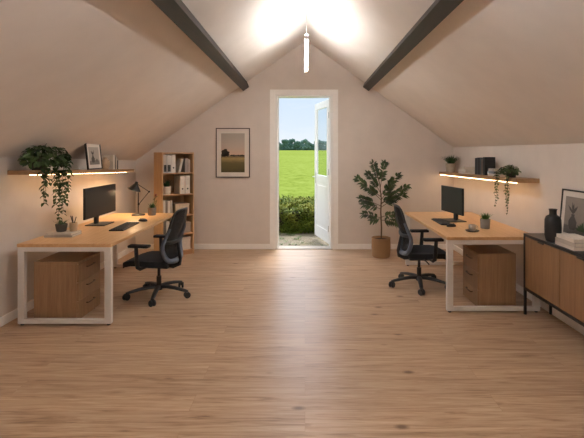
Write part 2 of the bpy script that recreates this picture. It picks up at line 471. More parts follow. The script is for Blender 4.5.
def make_pedestal(name, label, x0, x1, y0, y1, face):
    """drawer pedestal, drawers on the +X side (face=1) or the -X side"""
    t = thing(name, label, 'drawer unit', ((x0+x1)/2, (y0+y1)/2, 0))
    w, l, H = (x1-x0)/2, (y1-y0)/2, .56
    m = MB()
    a, b = (-w, w-.02) if face > 0 else (-w+.02, w)
    m.box(a, b, -l, l, .022, H-.02, .002)
    m.box(-w, w, -l, l, H-.02, H, .002)
    m.build('body', M['oak_z'], t)
    xf = face*(w-.019)
    for i in range(3):
        z0 = .026+i*.1715; z1 = z0+.1675
        d = MB().box(min(xf, xf+face*.019), max(xf, xf+face*.019), -l+.003, l-.003, z0, z1, .002).build('drawer', M['oak_z'], t)
        h = MB(); zc = z0+.115; X = xf+face*.019
        h.tube([(X-face*.002, -.07, zc), (X+face*.02, -.07, zc), (X+face*.022, -.066, zc), (X+face*.022, .066, zc), (X+face*.02, .07, zc), (X-face*.002, .07, zc)], .005, 8)
        h.build('handle', M['handle'], d, True)
    for sx in (-1, 1):
        for sy in (-1, 1):
            MB().lathe([(.02, 0), (.022, .006), (.022, .023)], 14, (sx*(w-.05), sy*(l-.05), 0)).build('foot', M['black_plastic'], t)
    return t
make_pedestal('drawer_pedestal', 'oak three-drawer pedestal under the desk with the lamp', -2.49, -2.08, 4.04, 4.47, 1)
make_pedestal('drawer_pedestal', 'oak three-drawer pedestal under the desk with the cup', 1.715, 2.095, 4.37, 4.78, -1)

def make_monitor(label, loc, rz, w, h, zb):
    """faces local +X"""
    t = thing('monitor', label, 'monitor', loc, rz)
    m = MB().box(-.022, 0, -w/2, w/2, zb, zb+h, .004)
    m.box(-.05, -.02, -w*.3, w*.3, zb+.06, zb+h-.06, .012)
    m.build('housing', M['black_plastic'], t)
    MB().box(-.001, .0025, -w/2+.008, w/2-.008, zb+.018, zb+h-.008, .0008).build('screen', M['screen'], t)
    m = MB().box(-.075, -.045, -.035, .035, .008, zb+h*.6, .006)
    m.build('neck', M['black_plastic'], t)
    MB().box(-.13, .09, -.13, .13, 0, .012, .005).build('base', M['black_plastic'], t)
    return t
make_monitor('black monitor on the desk with the lamp, switched off', (-2.335, 5.05, .74), 0, .76, .335, .105)
make_monitor('black monitor on the desk with the cup, switched off', (1.765, 5.31, .74), PI+math.atan2(.08, .51)*1, .53, .315, .095)

def make_keyboard(label, loc, rz, L=.44, Wd=.13):
    t = thing('keyboard', label, 'keyboard', loc, rz)
    MB().box(-Wd/2, Wd/2, -L/2, L/2, 0, .014, .004).build('case', M['black_plastic'], t)
    m = MB(); nc, nr = 18, 5
    for i in range(nc):
        for j in range(nr):
            y = -L/2+.012+(L-.024)*(i+.5)/nc; x = -Wd/2+.01+(Wd-.02)*(j+.5)/nr
            m.box(x-.0095, x+.0095, y-.0095, y+.0095, .013, .019, .002, seg=1)
    m.build('keys', M['key'], t)
make_keyboard('long black keyboard on the desk with the lamp', (-1.995, 4.87, .74), math.radians(3), .52, .15)
make_keyboard('slim black keyboard on the desk with the cup', (1.61, 5.19, .74), math.radians(-1), .42, .125)
def make_mouse(label, loc, rz):
    t = thing('computer_mouse', label, 'mouse', loc, rz)
    m = MB(); b = bmesh.new(); bmesh.ops.create_uvsphere(b, u_segments=20, v_segments=12, radius=1)
    for v in b.verts:
        v.co.x *= .058; v.co.y *= .034; v.co.z = max(v.co.z, -.25); v.co.z = (v.co.z+.25)*.027
    m._merge(b); m.build('shell', M['black_plastic'], t, True)
    MB().lathe([(.004, -.004), (.007, -.003), (.007, .003), (.004, .004)], 12, (0, 0, 0), Matrix.Translation((.03, 0, .027))@Matrix.Rotation(PI/2, 4, 'X')).build('scroll_wheel', M['key'], t)
make_mouse('black mouse beyond the long keyboard near the lamp', (-1.945, 5.28, .7405), 2.9)
make_mouse('black mouse beside the slim keyboard near the cup', (1.63, 4.90, .7405), .3)

# desk lamp
lp = thing('desk_lamp', 'black jointed desk lamp glowing on the desk by the bookcase', 'lamp', (-2.19, 5.78, .74))
MB().lathe([(.0, 0), (.085, 0), (.085, .01), (.078, .016), (.015, .02), (.0, .02)], 32).build('base', M['lamp_black'], lp, True)
MB().tube([(0, 0, .015), (0, 0, .30)], .0065, 10).build('post', M['lamp_black'], lp, True)
m = MB(); m.tube([(0, .012, .14), (.138, .012, .308)], .005, 8); m.build('arm', M['lamp_black'], lp, True)
m = MB(); m.tube([(.138, .012, .308), (-.02, .012, .41)], .005, 8); m.build('arm', M['lamp_black'], lp, True)
for c in ((0, .012, .14), (.138, .012, .308), (-.02, .012, .412)): MB().ball(c, .013, 2).build('joint', M['lamp_black'], lp, True)
# shade, tilted to the wall side
R = Matrix.Translation((-.025, 0, .42))@Matrix.Rotation(math.radians(20), 4, 'Y')@Matrix.Rotation(PI, 4, 'X')
MB().lathe([(.016, -.02), (.02, -.012), (.024, .012), (.03, .02), (.084, .088), (.086, .09), (.081, .09), (.028, .028), (.018, .02)], 32, mat=R).build('shade', M['lamp_black'], lp, True)
MB().ball((0, 0, 0), .028, 2).build('bulb', M['bulb'], lp, True, loc=(R@Vector((0, 0, .066))))

# wall shelves with warm light strips
def zL(y): return 1.415-(y-3.63)*(.089/2.61)
def zR(y): return 1.302-(y-4.30)*(.05/2.8)
def make_shelf(label, x0, x1, y0, y1, zf, th, side):
    t = thing('wall_shelf', label, 'shelf', (0, 0, 0))
    t.location = ((x0+x1)/2, y0, zf(y0)); t.rotation_euler = (math.atan2(zf(y1)-zf(y0), y1-y0), 0, 0)
    w = (x1-x0)/2; L = y1-y0
    MB().box(-w, w, 0, L, -th, 0, .002).build('board', M['oak_shelf'], t)
    xs = -side*w*.3 if side < 0 else -w*.86
    MB().box(xs-.008, xs+.008, .03, L-.03, -th-.0055, -th+.001, .0008).build('light_strip', M['led'], t)
    return t
make_shelf('long oak wall shelf lit from below over the desk with the lamp', XL, -2.44, 4.05, 6.28, zL, .04, -1)
make_shelf('oak wall shelf lit from below over the desk with the cup', 2.16, XR, 4.50, 7.10, zR, .044, 1)

# ------------------------------------------------------------------ bookcase
bc_rot = math.radians(38)
bc = thing('bookcase', 'tall narrow oak bookcase standing angled in the corner', 'bookcase', (-2.11, 6.50, 0), bc_rot)
BW, BD, BH = .50, .36, 1.565
def bcp(x, y, z=0):
    return (-2.11+x*math.cos(bc_rot)-y*math.sin(bc_rot), 6.50+x*math.sin(bc_rot)+y*math.cos(bc_rot), z)
MB().box(0, .02, 0, BD, 0, BH, .002).build('side_panel', M['oak_case'], bc)
MB().box(BW-.02, BW, 0, BD, 0, BH, .002).build('side_panel', M['oak_case'], bc)
MB().box(.02, BW-.02, .002, BD, BH-.022, BH, .002).build('top_panel', M['oak_x'], bc)
MB().box(.02, BW-.02, BD-.012, BD, .05, BH-.022, 0).build('back_panel', M['oak_case'], bc)
SH = [.05, .31, .59, .91, 1.235]
for z in SH: MB().box(.02, BW-.02, .003, BD-.012, z, z+.02, .002).build('shelf', M['oak_x'], bc)
MB().box(.02, BW-.02, .02, .035, 0, .05, .001).build('plinth', M['oak_x'], bc)

def make_book(label, loc, rz, t, h, d, col, group=None, tilt=0, lying=False):
    """upright book: spine on local -Y, thickness along X, stands on z=0; lying books have thickness up"""
    o = thing('book', label, 'book', loc, rz, group)
    m = MB(); c = .0025
    m.box(0, c, 0, d, 0, h, .0008, seg=1).box(t-c, t, 0, d, 0, h, .0008, seg=1).box(0, t, 0, c*1.2, 0, h, .0008, seg=1)
    p = MB().box(c, t-c, c, d-.004, .004, h-.004, 0)
    R = Matrix.Identity(4)
    if lying: R = Matrix.Translation((0, 0, 0))@Matrix.Rotation(-PI/2, 4, 'Y')@Matrix.Translation((0, 0, -h/2)); R = Matrix.Translation((0, 0, 0))@R
    if tilt: R = Matrix.Rotation(tilt, 4, 'Y')
    m.bm.transform(R); p.bm.transform(R)
    if lying:
        zmin = min(v.co.z for v in m.bm.verts); S = Matrix.Translation((0, -d/2, -zmin)); m.bm.transform(S); p.bm.transform(S)
    m.build('cover', colour(col), o); p.build('pages', M['paper'], o)
    return o

def make_binder(label, x, y, z, t, h, d, col, lab, group):
    o = thing('ring_binder', label, 'binder', bcp(x, y, z), bc_rot, group)
    MB().box(0, t, 0, d, 0, h, .003).build('case', colour(col, .5), o)
    if lab: MB().box(.006, t-.006, -.001, .001, .02, h*.45, .0004).build('label', colour(lab), o)
    else: MB().box(.008, t-.008, -.001, .001, h*.5, h*.85, .0004).build('label', colour((226, 218, 206)), o)
    MB().lathe([(.012, 0), (.012, .002), (.0, .002)], 16, (t/2, 0, h*.28), Matrix.Rotation(PI/2, 4, 'X')).build('finger_ring', M['black_metal'], o)
G = 'binders in the bookcase'
z = SH[4]+.02
make_binder('grey binder with dark label, leftmost on the top bookcase shelf', .03, .03, z, .052, .27, .25, (188, 182, 174), (60, 58, 56), G)
make_binder('second grey binder from the left on the top bookcase shelf', .087, .03, z, .06, .27, .25, (196, 190, 182), (66, 63, 60), G)
make_binder('white binder on the top bookcase shelf, right of two grey ones', .152, .03, z, .065, .275, .25, (226, 219, 209), None, G)
make_book('pale book leaning over on the top bookcase shelf', bcp(.265, .05, z), bc_rot, .035, .22, .17, (205, 194, 180), 'books in the bookcase', math.radians(14))
make_book('grey upright book at the end of the top bookcase shelf', bcp(.375, .05, z), bc_rot, .05, .215, .17, (150, 144, 138), 'books in the bookcase')
make_book('thin cream book, last on the top bookcase shelf', bcp(.43, .05, z), bc_rot, .026, .2, .17, (200, 190, 176), 'books in the bookcase')
z = SH[3]+.02
make_binder('cream binder beside the grass pot in the bookcase', .29, .03, z, .072, .275, .25, (230, 221, 208), None, G)
make_binder('cream binder against the far panel, second bookcase shelf', .37, .03, z, .076, .275, .25, (233, 225, 213), None, G)
z = SH[2]+.02
cols = [(206, 198, 188), (120, 112, 104), (222, 214, 204), (170, 160, 148)]
labs = ['pale grey book at the left end of the third bookcase shelf', 'dark taupe book, second on the third bookcase shelf',
        'white book, third on the third bookcase shelf', 'beige book nearest the basket on the third bookcase shelf']
x = .03
for c, l, t in zip(cols, labs, (.035, .03, .04, .03)):
    make_book(l, bcp(x, .04, z), bc_rot, t, .23-.01*rnd.random(), .17, c, 'books in the bookcase'); x += t+.003
def make_box(name, label, x, y, z, w, d, h, col, cat='box'):
    o = thing(name, label, cat, bcp(x, y, z), bc_rot)
    MB().box(-w/2, w/2, -d/2, d/2, 0, h-.03, .006).build('body', colour(col), o)
    MB().box(-w/2-.003, w/2+.003, -d/2-.003, d/2+.003, h-.035, h, .005).build('lid', colour(tuple(int(v*.96) for v in col)), o)
make_box('storage_box', 'beige lidded box on the third bookcase shelf', .33, .16, SH[2]+.02, .22, .24, .17, (190, 168, 142))
make_box('storage_box', 'grey lidded box on the fourth bookcase shelf', .34, .16, SH[1]+.02, .24, .24, .16, (168, 158, 148))
make_box('storage_box', 'white lidded box on the lowest bookcase shelf', .34, .16, SH[0]+.02, .24, .24, .19, (214, 204, 192))
x = .03
for c, l, t in (((92, 86, 80), 'charcoal book on the fourth bookcase shelf', .045), ((196, 186, 172), 'cream book on the fourth bookcase shelf', .05)):
    make_book(l, bcp(x, .04, SH[1]+.02), bc_rot, t, .2, .17, c, 'books in the bookcase'); x += t+.003
x = .03
for c, l, t in (((150, 128, 104), 'tan book on the lowest bookcase shelf', .05), ((112, 110, 108), 'grey book on the lowest bookcase shelf', .05)):
    make_book(l, bcp(x, .04, SH[0]+.02), bc_rot, t, .2, .17, c, 'books in the bookcase'); x += t+.003

# ------------------------------------------------------------------ potted plants
def pot_profile(r, h, taper=.85, th=.008):
    return [(0, 0), (r*taper-.004, 0), (r*taper, .004), (r, h-.004), (r-.003, h), (r-th, h), (r-th, h-.02), (0, h-.02)]
def grass_pot(label, loc, r, h, L, n, potm, leafm, spread=.55, taper=.85, name='potted_plant'):
    t = thing(name, label, 'plant', loc)
    MB().lathe(pot_profile(r, h, taper), 28).build('pot', potm, t, True)
    MB().lathe([(0, h-.03), (r-.009, h-.03), (r-.009, h-.012), (0, h-.01)], 20).build('soil', M['soil'], t)
    m = MB(); q = random.Random(hash(label) % 999 if False else len(label)*7+n)
    for i in range(n):
        a = q.random()*2*PI; e = q.random()**.7*spread; rr = q.random()*r*.55
        m.blade((rr*math.cos(a), rr*math.sin(a), h-.015), (e*math.cos(a), e*math.sin(a), 1), L*(.65+.5*q.random()), L*.09+.003, .35+.4*q.random())
    m.build('foliage', leafm, t)
    return t
grass_pot('grassy plant in a white pot on the second bookcase shelf', bcp(.105, .1, SH[3]+.02), .068, .12, .14, 70, M['white_ceramic'], M['dark_grass_plant'])
grass_pot('bright green grassy plant in a grey pot beside the cup', (1.957, 4.78, .74), .053, .105, .095, 110, M['concrete'], M['grass_plant'], .6, .9)
grass_pot('bushy green plant in a pale pot at the far end of the wall shelf', (2.27, 6.85, zR(6.85)), .078, .135, .17, 190, M['pale_stone'], M['dark_grass_plant'], .8, .85)
fl = grass_pot('small plant with a red bud in a grey pot beside the lamp', (-2.01, 5.78, .74), .055, .1, .10, 60, M['concrete'], M['dark_grass_plant'], .7, .85)
m = MB()
m.tube([(.0, 0, .09), (.02, 0, .16), (.05, 0, .25)], .0025, 6); m.tube([(.02, 0, .09), (.045, .01, .15), (.062, .01, .2)], .0025, 6)
for k in range(7): m.leaf((.01+.006*k, 0, .11+.02*k), (math.cos(k*2.2), math.sin(k*2.2), .6), .05, .02)
m.build('stalk', M['grass_plant'], fl)
MB().ball((.052, 0, .262), .013, 2, (1, 1, 1.5)).build('flower_bud', colour((120, 58, 42)), fl, True)

# trailing plants on the shelves
def trailing(label, loc, potr, poth, crown, nleaf, vines, leafm, size, potm, seed, name='trailing_plant'):
    q = random.Random(seed)
    t = thing(name, label, 'plant', loc)
    MB().lathe(pot_profile(potr, poth, .8), 24).build('pot', potm, t, True)
    MB().lathe([(0, poth-.03), (potr-.009, poth-.03), (potr-.009, poth-.012), (0, poth-.01)], 20).build('soil', M['soil'], t)
    m = MB(); cx, cy, cz, rx, ry, rz = crown
    for i in range(nleaf):
        a = q.random()*2*PI; e = math.asin(q.uniform(-.45, 1)); rr = .72+.35*q.random()
        d = Vector((math.cos(a)*math.cos(e), math.sin(a)*math.cos(e), math.sin(e)))
        p = Vector((cx+d.x*rx*rr, cy+d.y*ry*rr, cz+d.z*rz*rr))
        dd = Vector((d.x+q.uniform(-.6, .6), d.y+q.uniform(-.6, .6), q.uniform(-.9, .2)))
        m.leaf(p, dd, size*(.8+.5*q.random()), size*.85, (d+Vector((0, 0, .4))).normalized(), .15, .2)
        if i % 4 == 0: m.tube([(q.uniform(-.4, .4)*potr, q.uniform(-.4, .4)*potr, poth-.02), (p.x*.6, p.y*.6, max(p.z, poth)+.01), tuple(p)], .0016, 4)
    m.build('foliage', leafm, t)
    for (sx, sy, ex, ey, L) in vines:
        m = MB(); pts = [Vector((0, 0, poth)), Vector((sx*.6+cx*.3, sy*.6, poth+.035)), Vector((sx, sy, poth*.7))]
        N = int(L/.03); ph = q.random()*6
        for k in range(1, N+1):
            u = k/N
            pts.append(Vector((sx+(ex-sx)*u+.006*math.sin(ph+k*.9), sy+(ey-sy)*u+.012*math.sin(ph+k*.6), poth*.7-L*u)))
        m.tube(pts, .0018, 5)
        for k, p in enumerate(pts[2:]):
            for rep in range(1 if k % 3 == 2 else 2):
                a = q.random()*2*PI
                f = 1-.35*k/len(pts)
                m.leaf(p, (math.cos(a), math.sin(a), -.55), size*f*(.75+.45*q.random()), size*.8*f, Vector((math.cos(a), math.sin(a), .9)).normalized(), .12, .3)
        m.build('vine', leafm, t)
    return t
zz = zL(4.2)
trailing('large dark ivy spilling from its pot on the long wall shelf', (-2.535, 4.2, zz), .08, .125,
         (.06, .01, .12, .13, .265, .12), 235,
         [(.12, -.15, .125, -.14, .38), (.125, -.11, .13, -.12, .3), (.125, -.08, .13, -.075, .2), (.13, .05, .135, .04, .42), (.13, .11, .135, .10, .58), (.135, .16, .135, .15, .52), (.14, .21, .14, .20, .42), (.135, .26, .135, .25, .3), (.13, .08, .135, .09, .34)],
         M['ivy'], .056, M['dark_concrete'], 5)
trailing('trailing plant with two thin hanging strands on the shelf over the cup desk', (2.245, 4.79, zR(4.79)), .055, .075,
         (-.02, 0, .07, .075, .15, .065), 130,
         [(-.105, .125, -.11, .13, .37), (-.105, .10, -.11, .095, .31), (-.105, .145, -.105, .15, .26), (-.105, -.13, -.11, -.135, .42), (-.105, -.155, -.11, -.155, .34), (-.105, -.11, -.11, -.115, .3)],
         M['ivy_light'], .03, M['dark_concrete'], 9)

# potted tree by the door
tr = thing('potted_tree', 'slender leafy tree in a woven basket against the gable wall', 'plant', (1.14, 6.6, 0))
MB().lathe([(0, 0), (.118, 0), (.13, .01), (.142, .14), (.138, .275), (.143, .285), (.135, .29), (.126, .283), (.126, .25), (0, .25)], 32).build('basket', M['basket'], tr, True)
MB().lathe([(0, .24), (.124, .24), (.124, .256), (0, .262)], 24).build('soil', M['soil'], tr)
S = 66.5
def tp(px, py, y=0): return Vector(((px-305)/S-1.14+0, y, 1.57-(py-152)/S))
m = MB()
trunk = [tp(381, 243), tp(381.4, 228, .005), tp(380.6, 212, 0), tp(381, 198, -.01), tp(379.5, 184, 0), tp(377, 172, .01)]
m.tube(trunk, [.012, .011, .010, .009, .006, .003], 8)
q = random.Random(3)
br = [((380, 186), (372, 163)), ((380, 188), (386, 164)), ((380, 196), (396, 175)), ((381, 200), (358, 179)), ((381, 197), (364, 186)),
      ((381, 204), (408, 187)), ((381, 207), (403, 195)), ((381, 206), (361, 199)), ((381, 209), (364, 205)), ((381, 200), (392, 183)),
      ((381, 218), (365, 215)), ((381, 219), (373, 220)), ((381, 217), (396, 212)), ((381, 220), (393, 221)), ((380, 192), (368, 174)), ((381, 203), (391, 199))]
lm = MB()
for (a, b) in br:
    dy = q.uniform(-.2, .2)
    A = tp(*a); B = tp(*b, dy); mid = (A+B)/2+Vector((0, 0, .02))
    pts = [A*(1-u)*(1-u)+mid*2*u*(1-u)+B*u*u for u in (0, .2, .4, .6, .8, 1)]
    m.tube(pts, [.005, .0045, .004, .003, .002, .0015], 6)
    d = (B-A).normalized(); L = (B-A).length; n = max(4, int(L/.032))
    side = d.cross(Vector((0, 1, 0))).normalized()
    for k in range(n):
        u = .25+.75*k/(n-1); p = A*(1-u)*(1-u)+mid*2*u*(1-u)+B*u*u
        for sg in (-1, 1):
            if q.random() < .12: continue
            dd = d*.75+side*sg*.8+Vector((0, q.uniform(-.7, .5), .1))
            lm.leaf(p, dd, (.092*(.8+.4*q.random())), .04, Vector((q.uniform(-.4, .4), -.6, .8)).normalized(), .1, .2)
    lm.leaf(B, d, .085, .036, Vector((0, -.6, .8)), .1, .1)
m.build('trunk', M['stem'], tr, True)
lm.build('foliage', M['ficus'], tr)

# ------------------------------------------------------------------ office chairs (face local +X)
def make_chair(label, loc, rz, base_rot):
    t = thing('office_chair', label, 'chair', loc, rz)
    hub = MB().lathe([(0, .07), (.035, .07), (.038, .09), (.032, .125), (.026, .13), (0, .13)], 20).build('base', M['black_plastic'], t, True)
    hub.rotation_euler = (0, 0, base_rot)
    for k in range(5):
        a = 2*PI*k/5; c, s_ = math.cos(a), math.sin(a)
        pts = [(r*c, r*s_, z) for r, z in ((.02, .105), (.1, .108), (.2, .098), (.30, .078), (.335, .07))]
        MB().tube(pts, [.03, .028, .025, .021, .017], 8, flat=.75).build('leg', M['black_plastic'], hub, True)
        m = MB()
        R = Matrix.Translation((.33*c, .33*s_, .033))@Matrix.Rotation(a+.7, 4, 'Z')@Matrix.Rotation(PI/2, 4, 'X')
        for o_ in (-.018, .018):
            m.lathe([(0, -.011), (.028, -.011), (.033, -.006), (.033, .006), (.028, .011), (0, .011)], 20, mat=R@Matrix.Translation((0, 0, o_)))
        m.tube([(.33*c, .33*s_, .03), (.33*c, .33*s_, .075)], .009, 8)
        m.build('caster', M['black_plastic'], hub, True)
    MB().tube([(0, 0, .12), (0, 0, .22)], .026, 16).tube([(0, 0, .2), (0, 0, .33)], .016, 16).build('column', M['black_metal'], t, True)
    m = MB().box(-.13, .11, -.075, .075, .315, .362, .012)
    m.tube([(.03, -.07, .335), (.04, -.2, .325), (.045, -.24, .315)], .007, 8)
    m.build('tilt_mechanism', M['black_plastic'], t, True)
    # seat: soft block with a waterfall front
    m = MB(); b = bmesh.new(); bmesh.ops.create_cube(b, size=1)
    bmesh.ops.subdivide_edges(b, edges=b.edges[:], cuts=7, use_grid_fill=True)
    for v in b.verts:
        u, w = v.co.x*2, v.co.y*2
        r = (abs(u)**5+abs(w)**5)**.2; k = max(abs(u), abs(w))/r if r > 0 else 1
        top = v.co.z > 0
        x = .075+.255*u*k; y = .245*w*k
        edge = max(abs(u), abs(w))
        z = .405+v.co.z*.085*(1-.35*edge**6)
        if top: z += -.008*(1-w*w)
        if u > .4: z -= .035*((u-.4)/.6)**2
        v.co = (x, y, z)
    m._merge(b); m.build('seat', M['seat_fabric'], t, True)
    # back
    z0, z1 = .405, .955
    def P(u, v, off=0):
        x = -.205-.085*v+.045*math.exp(-((v-.32)/.22)**2)+.05*u*u-off
        w = .20+.03*math.sin(min(1, v*1.25)*PI)-.03*v
        return Vector((x, u*w, z0+(z1-z0)*v))
    def E(r, th):
        c, s_ = math.cos(th), math.sin(th); n = 4.6
        k = 1/((abs(c)**n+abs(s_)**n)**(1/n)); return r*c*k, .5+.5*r*s_*k
    N = 48
    m = MB(); t_ = bmesh.new(); layers = []
    for off in (0, .006):
        rings = []
        for r in (.25, .5, .75, .96): rings.append([t_.verts.new(P(*E(r, 2*PI*k/N), off)) for k in range(N)])
        cc = t_.verts.new(P(0, .5, off)); layers.append((rings, cc))
        for k in range(N):
            t_.faces.new((cc, rings[0][k], rings[0][(k+1) % N]))
            for A, B in zip(rings, rings[1:]): t_.faces.new((A[k], B[k], B[(k+1) % N], A[(k+1) % N]))
    for k in range(N):
        A, B = layers[0][0][-1], layers[1][0][-1]
        t_.faces.new((A[k], A[(k+1) % N], B[(k+1) % N], B[k]))
    bmesh.ops.recalc_face_normals(t_, faces=t_.faces[:]); m._merge(t_)
    m.build('back_mesh', M['back_mesh'], t, True)
    MB().tube([P(*E(1, 2*PI*k/N), .003) for k in range(N)], .013, 8, True).build('back_frame', M['black_plastic'], t, True)
    pts = []; rr = []
    for k in range(31):
        th = PI*(1.0-.1)+(PI*1.2)*k/30
        u, v = E(1.0, th); pts.append(P(u*1.01, v, .012)); rr.append(.012+.016*math.sin(PI*k/30))
    MB().tube(pts, rr, 10).build('back_shell', M['chair_grey'], t, True)
    pts = [P(u, .40-.03*(1-u*u), .018) for u in [(-1+2*k/14)*.97 for k in range(15)]]
    MB().tube(pts, .015, 8, flat=1.4).build('lumbar_support', M['black_plastic'], t, True)
    MB().tube([(-.09, 0, .34), (-.17, 0, .335), (-.235, 0, .36), (-.245, 0, .42), P(0, .34, .022)], [.024, .024, .022, .02, .014], 10).build('back_bracket', M['black_plastic'], t, True)
    for s_ in (-1, 1):
        a = MB().tube([(.08, s_*.10, .35), (.09, s_*.24, .352), (.10, s_*.272, .375), (.105, s_*.275, .43), (.115, s_*.275, .585)], [.017, .019, .021, .023, .019], 10).build('armrest', M['black_plastic'], t, True)
        MB().box(-.03, .19, s_*.275-.043, s_*.275+.043, .583, .612, .012, seg=3).build('pad', M['seat_fabric'], a, True)
    return t
ch = make_chair('black mesh-backed swivel chair pulled up to the desk with the lamp', (-1.593, 4.80, 0), math.radians(172), 0)
for o in ch.children:
    if o.name.startswith('base'): o.rotation_euler.z = math.radians(-11-172)
c2 = dup(ch, (1.335, 5.15, 0), math.radians(1), 'black mesh-backed swivel chair pulled up to the desk with the cup')
for o in c2.children:
    if o.name.startswith('base'): o.rotation_euler.z = math.radians(188-1)
ch['group'] = c2['group'] = 'office chairs'

# ------------------------------------------------------------------ sideboard
sb = thing('sideboard', 'long oak sideboard with black top and black steel frame', 'sideboard', (2.255, 3.385, 0))
L2 = .885; X0, X1 = -.135, .135
MB().box(X0, X1, -L2, L2, .757, .783, .002).build('top', M['black_top'], sb)
MB().box(X0+.022, X1, -L2+.022, L2-.022, .262, .757, .001).build('body', M['cabinet_oak'], sb)
m = MB()
for y in (-L2, L2-.022): m.box(X0, X0+.022, y, y+.022, 0, .757, .001).box(X1-.022, X1, y, y+.022, 0, .757, .001).box(X0+.022, X1-.022, y, y+.022, .24, .262, .001)
m.box(X0, X0+.022, -L2+.022, L2-.022, .24, .262, .001).box(X1-.022, X1, -L2+.022, L2-.022, .24, .262, .001)
m.build('frame', M['black_metal'], sb)
dw = (2*L2-.05)/3
for k in range(3):
    y1 = L2-.025-k*dw; y0 = y1-dw+.004
    d = MB().box(X0+.004, X0+.023, y0, y1, .266, .753, .0015).build('door', M['cabinet_oak'], sb)
    yc = (y0+y1)/2
    MB().box(X0-.004, X0+.006, yc-.045, yc+.045, .742, .756, .001).build('handle', M['black_metal'], d)

m = MB().lathe([(0, 0), (.05, 0), (.056, .006), (.066, .05), (.068, .12), (.066, .19), (.056, .218), (.032, .232), (.029, .25), (.031, .272), (.036, .282), (.03, .284), (.024, .27), (.02, .24), (0, .238)], 36)
o = m.build('vase', M['black_ceramic'], None, True, (2.192, 3.89, .783)); tag(o, 'matt black bottle-necked vase on the sideboard', 'vase')
zt = .783
for i, (c, l, t_, w_, d_) in enumerate((((206, 196, 184), 'cream book at the bottom of the sideboard stack', .03, .27, .165), ((186, 176, 164), 'greyish beige book in the middle of the sideboard stack', .032, .265, .16), ((222, 214, 202), 'white book on top of the sideboard stack', .03, .255, .155))):
    make_book(l, (2.222, 3.63, zt), -PI/2+math.radians((0, 2, -1.5)[i]), t_, w_, d_, c, 'books stacked on the sideboard', lying=True); zt += t_
# rotate -90deg: spine (local -Y) faces -X

# ------------------------------------------------------------------ pictures
def make_picture(name, label, w, h, fr, matw, framem, art, cat='picture'):
    """upright picture in local XZ, facing local -Y, standing on z=0"""
    t = thing(name, label, cat, (0, 0, 0))
    m = MB(); th = .02
    m.box(-w/2, -w/2+fr, 0, th, 0, h, .001).box(w/2-fr, w/2, 0, th, 0, h, .001)
    m.box(-w/2+fr, w/2-fr, 0, th, 0, fr, .001).box(-w/2+fr, w/2-fr, 0, th, h-fr, h, .001)
    m.box(-w/2+fr*.5, w/2-fr*.5, th*.7, th*.95, fr*.5, h-fr*.5, 0)
    m.build('frame', framem, t)
    MB().box(-w/2+fr*.8, w/2-fr*.8, th*.4, th*.7, fr*.8, h-fr*.8, 0).build('mat_board', M['mat_board'], t)
    art(t, -w/2+matw, w/2-matw, matw, h-matw, th*.4-.0012)
    return t
def landscape_art(t, x0, x1, z0, z1, y):
    m, nt, b = base_mat('landscape_print'); L = nt.links.new
    tc = node(nt, 'ShaderNodeTexCoord'); sp = node(nt, 'ShaderNodeSeparateXYZ'); L(tc.outputs['Object'], sp.inputs[0])
    n = node(nt, 'ShaderNodeTexNoise', Scale=14, Detail=5); mp = node(nt, 'ShaderNodeMapping'); mp.inputs['Scale'].default_value = (1, 1, 4)
    L(tc.outputs['Object'], mp.inputs[0]); L(mp.outputs[0], n.inputs['Vector'])
    mr = node(nt, 'ShaderNodeMapRange'); mr.inputs['From Min'].default_value = z0; mr.inputs['From Max'].default_value = z1
    L(sp.outputs['Z'], mr.inputs['Value'])
    a = node(nt, 'ShaderNodeMath', operation='MULTIPLY_ADD'); a.inputs[1].default_value = .1
    L(n.outputs['Fac'], a.inputs[0]); L(mr.outputs[0], a.inputs[2])
    c = ramp(nt, a.outputs[0], [(.0, lin((66, 60, 36))), (.16, lin((92, 84, 48))), (.3, lin((104, 92, 54))), (.4, lin((158, 136, 84))), (.46, lin((96, 84, 58))), (.49, lin((204, 172, 150))), (.7, lin((190, 174, 160))), (1., lin((172, 164, 154)))])
    L(c, b.inputs['Base Color']); b.inputs['Roughness'].default_value = .7
    p = MB().box(x0, x1, y, y+.003, z0, z1, 0)
    q = random.Random(2)
    def blob(cx, cz, rx, rz):
        pts = []
        for k in range(22):
            a = 2*PI*k/22; r = 1+.22*q.uniform(-1, 1)
            X = min(max(cx+rx*r*math.cos(a), x0), x1)
            pts.append((X, y-.0006, cz+rz*r*math.sin(a)))
        p.poly(pts, 1)
    h = z1-z0; w = x1-x0
    blob(x0+w*.17, z0+h*.5, w*.16, h*.09); blob(x0+w*.28, z0+h*.47, w*.07, h*.06); blob(x0+w*.12, z0+h*.44, w*.13, h*.035)
    for k in range(7): blob(x0+w*(.45+.09*k), z0+h*(.425+.008*q.random()), w*.07, h*(.015+.012*q.random()))
    p.build('print', [m, colour((46, 42, 32))], t)
